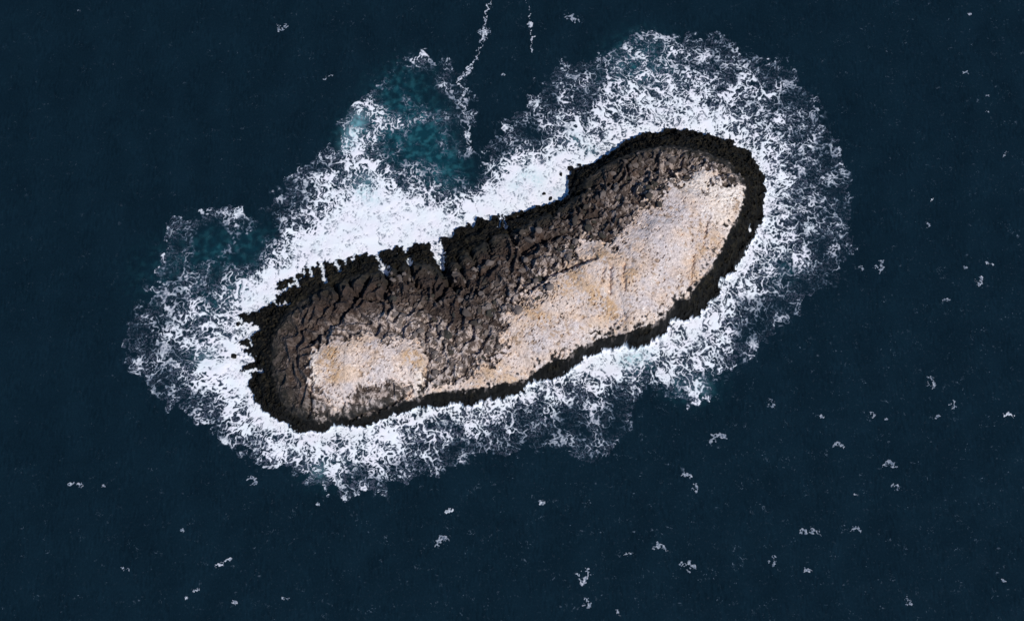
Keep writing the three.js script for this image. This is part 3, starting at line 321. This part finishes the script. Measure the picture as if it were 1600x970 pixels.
// surface of everything above a level in a field on a grid
function fieldMesh(x0, z0, g, nx, nz, field, level, yAt, ox = 0, oz = 0) {
  const pos = [], col = [], idx = [], vid = new Int32Array((nx + 1) * (nz + 1)).fill(-1), eid = new Map();
  const push = (x, z, f) => { const c = foamColour(f, x, z); pos.push(x - ox, yAt(x, z, f), z - oz); col.push(c[0], c[1], c[2]); return pos.length / 3 - 1; };
  const X = (k) => x0 + (k % (nx + 1)) * g, Z = (k) => z0 + Math.floor(k / (nx + 1)) * g;
  const vert = (k) => (vid[k] >= 0 ? vid[k] : (vid[k] = push(X(k), Z(k), field[k])));
  const edge = (a, b) => { if (a > b) [a, b] = [b, a]; const key = a * 4 + (b - a === 1 ? 0 : b - a === nx ? 1 : 2); let e = eid.get(key); if (e === undefined) { const t = clamp((level - field[a]) / (field[b] - field[a]), 0.02, 0.98); e = push(mix(X(a), X(b), t), mix(Z(a), Z(b), t), level); eid.set(key, e); } return e; };
  const tri = (a, b, c) => {
    const n = (field[a] > level) + (field[b] > level) + (field[c] > level);
    if (!n) return;
    if (n === 3) { idx.push(vert(a), vert(b), vert(c)); return; }
    for (let r = 0; r < 3; r++) {
      if (n === 1 && field[a] > level) { idx.push(vert(a), edge(a, b), edge(a, c)); return; }
      if (n === 2 && !(field[a] > level)) { const p = edge(a, b), q = edge(a, c); idx.push(p, vert(b), vert(c), p, vert(c), q); return; }
      [a, b, c] = [b, c, a];
    }
  };
  for (let j = 0; j < nz; j++) for (let i = 0; i < nx; i++) { const a = j * (nx + 1) + i, b = a + 1, c = a + nx + 1; tri(a, c, b); tri(b, c, c + 1); }
  const m = new THREE.BufferGeometry();
  m.setAttribute('position', new THREE.Float32BufferAttribute(pos, 3)); m.setAttribute('color', new THREE.Float32BufferAttribute(col, 3)); m.setIndex(idx); m.computeVertexNormals(); return m;
}
const foamMaterial = new THREE.MeshStandardMaterial({ vertexColors: true, roughness: 0.9, name: 'foam' });
const foamY = (x, z, f) => Math.max(seaY(x, z) + 0.03, landY(x, z) + 0.05) + 0.14 * clamp(f);
{
  const surf = add(new THREE.Mesh(fieldMesh(FBX[0], FBX[2], G, fnx, fnz, FOAM, 0.06, foamY), foamMaterial), 'surf_foam');
  tag(surf, 'lacy white surf breaking all round the island', 'foam', null, 'stuff'); console.log('surf', surf.geometry.index.count / 3);
}

// ------------------------------------------------------------------ sea sheet and its colour
{
  const TW = 2048, TH = 1536, data = new Uint8Array(TW * TH * 4), enc = (v) => Math.round(255 * clamp(v <= 0.0031308 ? v * 12.92 : 1.055 * Math.pow(v, 1 / 2.4) - 0.055));
  const deep = [0.0040, 0.0132, 0.0205];
  for (let j = 0; j < TH; j++) for (let i = 0; i < TW; i++) {
    const x = mix(SX0, SX1, (i + 0.5) / TW), z = mix(SZ1, SZ0, (j + 0.5) / TH), o = 4 * (j * TW + i);
    const edge = sstep(0, 14, Math.min(x - SX0, SX1 - x, z - SZ0, SZ1 - z));
    const m = 1 + edge * (0.20 * fbm(N[2], x / 22, z / 40, 3) + 0.20 * N[3](x / 1.4, z / 5.5) * sstep(-0.4, 0.5, N[6](x / 9, z / 14)) + 0.13 * N[4](x / 0.9, z / 1.5));
    let c = [deep[0] * m, deep[1] * m, deep[2] * m];
    const patch = sumPatches(TEAL, x, z);
    if (patch > 0.01) c = lerp3(c, lerp3([0.005, 0.035, 0.050], [0.018, 0.095, 0.115], sstep(-0.2, 0.6, fbm(N[5], x / 5, z / 5, 3))), clamp(patch * (0.75 + 0.5 * N[6](x / 4, z / 4))));
    const air = sumPatches(MILKY, x, z); if (air > 0.01) c = lerp3(c, [0.16, 0.36, 0.40], clamp(air * (0.7 + 0.5 * N[6](x / 3, z / 3))));
    const u = Math.round((x - FBX[0]) / G), v = Math.round((z - FBX[2]) / G);
    if (u >= 0 && v >= 0 && u <= fnx && v <= fnz) {
      const k = v * (fnx + 1) + u, cov = COVER[k];
      const veil = sstep(-0.15, 0.7, 0.7 * N[2](x / 1.5 + 0.8 * N[3](x / 2, z / 2), z / 2.1) + 0.5 * N[4](x / 0.8, z / 0.9)); if (!RUNUP[k]) c = lerp3(c, [0.16, 0.17, 0.23], 0.8 * veil * sstep(0.08, 0.6, cov));
      c = lerp3(c, [0.022, 0.045, 0.068], 0.5 * sstep(0.35, 1.0, cov) * (0.6 + 0.5 * N[0](x / 3, z / 3)) * (RUNUP[k] ? 0 : 1));
      if (!RUNUP[k]) c = lerp3(c, [0.09, 0.13, 0.175], 0.8 * sstep(-0.12, 0.15, FOAM[k]) * sstep(0.02, 0.12, cov));
    }
    // bubbles left on open water by old breakers
    const where = clamp(0.30 + 0.9 * sstep(-70, 120, x) * sstep(-30, 70, z) + 0.35 * sstep(40, 110, z) + 0.35 * sstep(120, 190, x) + 0.2 * sstep(-150, -90, x)), wx = x + 0.9 * N[0](x / 2.4, z / 2.4), wz = z + 0.9 * N[5](x / 2.4, z / 2.4);
    const group = sstep(0.15, 0.75, fbm(N[7], x / 11 + 2, z / 8, 3)), fl = edge * where * (sstep(0.12, 0.0, Math.abs(N[1](wx / 3.4, wz / 2.3))) * sstep(0.1, 0.75, N[6](x / 2.3, z / 1.9)) * (0.08 + 1.1 * group) + 0.7 * sstep(0.55, 0.9, N[2](wx / 0.9, wz / 1.1)) * (0.03 + group) * sstep(-0.1, 0.6, N[4](x / 5, z / 5)));
    c = lerp3(c, [0.15, 0.19, 0.24], clamp(1.05 * fl));
    data[o] = enc(c[0]); data[o + 1] = enc(c[1]); data[o + 2] = enc(c[2]); data[o + 3] = 255;
  }
  const map = new THREE.DataTexture(data, TW, TH); map.colorSpace = THREE.SRGBColorSpace; map.magFilter = map.minFilter = THREE.LinearFilter; map.wrapS = map.wrapT = THREE.ClampToEdgeWrapping; map.needsUpdate = true;
  const axis = (a, b) => { const s = []; for (let d = 20000, k = 0; k < 22; k++, d *= 0.66) s.push(d); return [...s.map((d) => a - d), ...Array.from({ length: (b - a) / S0 + 1 }, (_, k) => a + k * S0), ...s.reverse().map((d) => b + d)]; };
  const xs = axis(SX0, SX1), zs = axis(SZ0, SZ1), nx = xs.length - 1, nz = zs.length - 1, pos = [], uv = [];
  for (const z of zs) for (const x of xs) { pos.push(x, x >= SX0 && x <= SX1 && z >= SZ0 && z <= SZ1 ? seaY(x, z) : swell(x, z) * (Math.hypot(x, z) > 600 ? 0 : 1), z); uv.push((x - SX0) / (SX1 - SX0), (SZ1 - z) / (SZ1 - SZ0)); }
  const g = new THREE.BufferGeometry(); g.setAttribute('position', new THREE.Float32BufferAttribute(pos, 3)); g.setAttribute('uv', new THREE.Float32BufferAttribute(uv, 2)); g.setIndex(gridIndex(nx, nz)); g.computeVertexNormals();
  const sea = add(new THREE.Mesh(g, new THREE.MeshPhysicalMaterial({ map, roughness: 0.13, ior: 1.33, metalness: 0, name: 'sea water' })), 'sea'); sea.userData.kind = 'structure';
}

// ------------------------------------------------------------------ foam out on the open water
// a breaking crest: an arc (radius, from, to) with a ragged apron behind it
function crest(cx, cz, size, o) {
  const g = 0.2, half = size * 1.5, n = Math.ceil(2 * half / g), f = new Float32Array((n + 1) * (n + 1)), s = o.seed * 13.7, ca = Math.cos(o.turn), sa = Math.sin(o.turn);
  for (let j = 0; j <= n; j++) for (let i = 0; i <= n; i++) {
    const ax = -half + i * g, az = -half + j * g, px = ax + 0.28 * size * N[0]((ax + s) / (size * 0.6), az / (size * 0.6)), pz = az + 0.28 * size * N[1]((ax + s) / (size * 0.6), az / (size * 0.6));
    const x = (ca * px + sa * pz) / size, z = (-sa * px + ca * pz) / size;
    let v = -1;
    for (const a of o.arcs) {                                          // each arc: x, z, radius, from, to, thickness
      const dx = x - a[0], dz = z - a[1], ang = Math.atan2(dz, dx), mid = (a[3] + a[4]) / 2, span = (a[4] - a[3]) / 2; let da = Math.abs(ang - mid); if (da > Math.PI) da = 2 * Math.PI - da;
      const w = 1.8 * a[5] * (1 - 0.7 * clamp(da / span) ** 2), d = Math.hypot(Math.abs(Math.hypot(dx, dz) - a[2]), Math.max(0, da - span) * a[2]);
      v = Math.max(v, 1 - d / w);
    }
    v += 0.26 * N[2]((ax + s) / 0.9, az / 1.8) + 0.12 * N[3]((ax - s) / 0.5, az / 1.0) - 0.16;
    f[j * (n + 1) + i] = Math.max(v, -0.5) * (o.bright ?? 1) ** 1.5 * 0.29;
  }
  return fieldMesh(cx - half, cz - half, g, n, n, f, 0.04, (x, z, t) => seaY(x, z) + 0.04 + 0.25 * clamp(t), cx, cz);
}
const ARC = [[0, 0.5, 0.8, -2.6, -0.6, 0.2]], DASH = [[0, 1.6, 1.7, -1.95, -1.2, 0.15]], RING = [[0, 0, 0.5, -3.0, 1.6, 0.16]], FAN = [[0, 0.6, 0.8, -2.7, -0.5, 0.14], [-0.3, 0.9, 0.7, -2.6, -1.2, 0.1], [0.35, 0.8, 0.6, -1.9, -0.4, 0.1]], BLOB = [[0, 0, 0.15, -3.1, 3.1, 0.3], [0.5, 0.15, 0.2, -2, 1, 0.15]], PAIR = [[-0.5, 1.2, 1.2, -1.9, -1.2, 0.17], [0.45, 1.0, 1.3, -1.9, -1.1, 0.13]], CLUSTER = [[-0.3, -0.4, 0.3, -3, 0.5, 0.16], [0.2, 0.2, 0.35, -2, 1.5, 0.16], [0.4, 0.7, 0.2, -3, 1, 0.14], [-0.5, 0.5, 0.2, -2, 2, 0.1]];
const CAPS = [
  [[[168.9,-47.1,0]], 1.5, -1.0, DASH, 1.6, 'tiny bright slanted whitecap alone on dark water right of the island'],
  [[[189.3,42.8,0]], 3.2, 0.1, ARC, 1.4, 'bright curved whitecap cut by the right edge of the picture'],
  [[[168.5,38.2,0]], 2.2, 0.8, CLUSTER, 1, 'ragged knot of foam just left of the whitecap at the right edge'],
  [[[161.1,29.3,0]], 3.0, 0.4, CLUSTER, 0.95, 'tall broken foam patch highest of the group at lower right'],
  [[[162.2,43.3,0]], 2.0, -0.6, ARC, 0.9, 'small slanting foam wisp under the tall broken foam patch'],
  [[[137.4,42.3,0]], 2.2, 0.2, RING, 0.95, 'small ring of foam with a dark centre right of the island'],
  [[[142.1,44.0,0]], 1.5, 0, BLOB, 0.9, 'pair of foam specks touching the right of the foam ring'],
  [[[123.4,53.8,0]], 3.0, 0.1, FAN, 0.95, 'fan-shaped foam patch with a domed top below the foam ring'],
  [[[142.1,61.2,0]], 3.6, 0.15, FAN, 0.75, 'faint double-arched foam fan at lower right'],
  [[[143.7,70.1,0]], 2.2, -0.9, CLUSTER, 0.8, 'slanting foam scrap below the faint double-arched fan'],
  [[[128.4,73.3,0]], 1.6, 0, DASH, 1.2, 'short level dash of white foam at lower right'],
  [[[127.6,86.0,0]], 2.6, 0.1, FAN, 0.85, 'small mushroom-shaped foam patch below the level dash'],
  [[[110.2,87.5,0]], 4.2, 0.25, PAIR, 0.85, 'two slanted foam streaks nearly joined left of the mushroom-shaped patch'],
  [[[108.4,101.9,0]], 2.8, 0, ARC, 0.9, 'low grey foam arch near the bottom right'],
  [[[96.0,97.9,0]], 2.4, 0.7, CLUSTER, 0.85, 'hooked foam scrap left of the low grey arch'],
  [[[99.0,37.7,0]], 2.4, 0.3, CLUSTER, 0.8, 'dim foam pair out from the tip of the surf'],
  [[[117.7,42.8,0]], 1.8, 0.4, BLOB, 0.85, 'single foam fleck midway between surf tip and foam ring'],
  [[[77.6,50.8,0]], 4.4, -0.35, FAN, 0.85, 'wide feathery foam plume below the surf tip'],
  [[[65.5,66.2,0]], 3.2, 0.15, ARC, 1.0, 'domed whitecap with a shoulder below the feathery plume'],
  [[[68.7,70.6,0]], 2.2, 0.5, CLUSTER, 0.9, 'broken foam touching the foot of the domed whitecap'],
  [[[55.0,92.5,0]], 3.6, 0.2, FAN, 0.95, 'bent foam hook at bottom centre-right'],
  [[[64.4,99.8,0]], 3.4, -0.8, CLUSTER, 0.95, 'upright ragged foam column below the bent hook'],
  [[[-23.1,79.8,0]], 2.8, -0.15, ARC, 1.5, 'crisp white crescent whitecap below the middle of the island'],
  [[[-26.0,89.9,0]], 4.0, -0.5, FAN, 0.95, 'feathered foam plume directly below the crisp crescent'],
  [[[10.5,76.2,0]], 2.4, 0, BLOB, 1.2, 'rounded white foam blob with a wisp on its right'],
  [[[42.9,95.6,0]], 2.2, 0, PAIR, 1.1, 'short twin-peaked whitecap above the bottom edge'],
  [[[26.5,103.6,0]], 3.8, 1.2, CLUSTER, 1.1, 'tall crumbling whitecap standing near the bottom centre'],
  [[[27.3,113.3,0]], 2.6, 0.3, CLUSTER, 0.85, 'dim foam heap beneath the tall crumbling whitecap'],
  [[[38.4,116.6,0]], 2.2, 0.9, DASH, 1.1, 'slanting white dash on the bottom edge'],
  [[[-106.5,98.9,0]], 4.0, -0.3, PAIR, 1.4, 'long bright broken crest at lower left, largest there'],
  [[[-115.7,108.9,0]], 2.6, -0.45, DASH, 1.15, 'bright short crest below the long broken crest'],
  [[[-119.0,111.5,0]], 1.4, 0, BLOB, 1.1, 'white dot at the left end of the bright short crest'],
  [[[-101.4,112.9,0]], 2.2, 0.4, BLOB, 1.1, 'white speck with a tail on the bottom edge at lower left'],
  [[[-83.0,111.9,0]], 2.2, 0.5, PAIR, 1.0, 'falling pair of foam flecks right of the tailed speck'],
  [[[-163.9,69.6,0]], 3.6, 0.3, PAIR, 1.1, 'thin split crest far left below the island level'],
  [[[-153.3,69.8,0]], 1.3, 0, BLOB, 1.0, 'lone white dot right of the thin split crest'],
  [[[-122.5,86.5,0]], 1.8, 0.4, BLOB, 0.9, 'foam dot above the long bright broken crest'],
  [[[-142.1,101.2,0]], 2.4, 0.5, PAIR, 0.8, 'dull foam dashes left of the long bright crest'],
  [[[-97.8,68.1,0]], 3.6, 0.4, RING, 0.85, 'loose curl of foam below the left end of the surf'],
  [[[-72.7,76.9,0]], 1.6, 0, BLOB, 1.0, 'white fleck just under the bottom surf'],
  [[[24.8,-130.5,0]], 5.0, 0.5, ARC, 0.95, 'long curved foam streak at the top edge above the island'],
  [[[-76.7,-102.5,0]], 3.2, -0.3, PAIR, 0.95, 'isolated thin crest at upper left'],
  [[[-96.8,-126.8,0]], 3.2, 1.4, CLUSTER, 0.85, 'dotted foam cluster near the top edge at left'],
  [[[-4.0,-104.3,0]], 1.8, 0.2, BLOB, 0.95, 'foam speck right of the long foam line at top'],
  [[[-183.2,-134.6,0]], 1.5, 0, DASH, 0.9, 'small pale dash in the top left corner'],
  [[[188.7,-19.4,0]], 2.2, 0.5, PAIR, 1.2, 'bright pair of flecks above a foam knot near the right edge'],
  [[[184.1,-12.3,0]], 2.6, 0.9, CLUSTER, 1.05, 'foam knot near the right edge level with the island'],
  [[[178.9,-18.0,0]], 1.6, 0, BLOB, 0.85, 'pale fleck left of the bright pair near the right edge'],
  [[[170.2,-4.0,0]], 2.6, 0, ARC, 0.75, 'faint foam arch below the foam knot near the right edge'],
  [[[166.0,-36.2,0]], 2.0, 0.2, RING, 0.75, 'faint grey ring under the tiny bright slanted whitecap'],
  [[[196.5,-94.2,0]], 1.8, 0, DASH, 1.05, 'upper of two short dashes near the right edge'],
  [[[195.7,-86.8,0]], 1.7, 0.5, DASH, 1.05, 'lower of two short dashes near the right edge'],
  [[[188.6,-104.6,0]], 2.6, 0, ARC, 0.8, 'dim wide arch above the two short dashes'],
  [[[200.8,-67.5,0]], 2.0, -0.7, PAIR, 0.9, 'slanted pale streak at the right edge under the two dashes'],
  [[[193.0,-133.0,0]], 1.7, 0, BLOB, 1.15, 'white fleck in the top right corner'],
  [[[145.6,-18.8,0]], 3.4, 0.8, CLUSTER, 0.9, 'loose foam clump just right of the surf'],
  [[[137.7,-17.5,0]], 2.2, 0.2, RING, 0.95, 'foam curl between the surf and the loose clump'],
  [[[144.5,112.9,0]], 2.2, 0, CLUSTER, 0.75, 'dim fleck group near the bottom at right'],
  [[[179.7,105.0,0]], 2.0, 0.2, BLOB, 0.95, 'pale blob in the bottom right corner']];
CAPS.forEach(([[p], size, turn, arcs, bright, label], k) => {
  const m = new THREE.Mesh(crest(p[0], p[1], size * 0.82, { turn, arcs, bright, seed: k + 1 }), foamMaterial); m.position.set(p[0], 0, p[1]);
  tag(add(m, 'whitecap'), label, 'whitecap', 'whitecaps on the open sea');
});
// the long foam line running away from the island, and a fainter dotted one beside it
function streak(line, width, label, seed, broken) {
  const b = boxOf(line, 4).map((v, k) => (k % 2 ? Math.ceil(v) : Math.floor(v))), g = 0.25, nx = (b[1] - b[0]) / g, nz = (b[3] - b[2]) / g, f = new Float32Array((nx + 1) * (nz + 1));
  for (let j = 0; j <= nz; j++) for (let i = 0; i <= nx; i++) {
    const x = b[0] + i * g, z = b[2] + j * g, l = toLine(line, x + 1.1 * N[0](x / 4 + seed, z / 4) + 0.5 * N[2](x / 1.4, z / 1.4), z + 1.0 * N[1](x / 4, z / 4 + seed)), wid = width * (0.55 + 0.9 * sstep(-0.3, 0.8, N[3](seed, l.s / 6)));
    f[j * (nx + 1) + i] = clamp(1 - l.d / wid + 0.55 * N[4](x / 0.9, z / 0.9) - 0.12 - broken * sstep(0.2, -0.3, N[5](seed, l.s / 5)) - (l.d > wid * 2 ? 1 : 0), -0.5, 1.1) * 0.42;
  }
  const c = line[line.length >> 1], m = new THREE.Mesh(fieldMesh(b[0], b[2], g, nx, nz, f, 0.04, (x, z, t) => Math.max(seaY(x, z), landY(x, z)) + 0.06 + 0.25 * clamp(t), c[0], c[1]), foamMaterial);
  m.position.set(c[0], 0, c[1]); tag(add(m, 'foam_line'), label, 'foam', 'foam lines on the sea');
}
streak([[-8.2,-146.1,0],[-9.7,-138.3,0],[-11.6,-130.5,0],[-11.5,-122.8,0],[-13.9,-115.2,0],[-16.5,-109.1,0],[-19.9,-103.7,0]], 0.75, 'long white foam line running from the surf to the top edge', 3, 0.35);
streak([[-11.6,-124.4,0],[-12.1,-121.9,0],[-13.1,-120.7,0]], 1.8, 'white knot in the middle of the long foam line', 9, 0);
streak([[-20.7,-103.7,0],[-22.8,-100.1,0],[-19.0,-97.1,0],[-21.4,-93.6,0],[-20.0,-88.2,0],[-17.8,-82.9,0],[-18.3,-76.5,0],[-16.9,-68.4,0]], 0.9, 'wavy foam thread between teal water and dark water', 21, 0.25);
streak([[6.2,-141.4,0],[7.6,-132.1,0],[8.1,-122.8,0],[8.8,-113.7,0]], 0.6, 'thin dotted foam line right of the long foam line', 14, 0.8);

renderer.render(scene, camera);
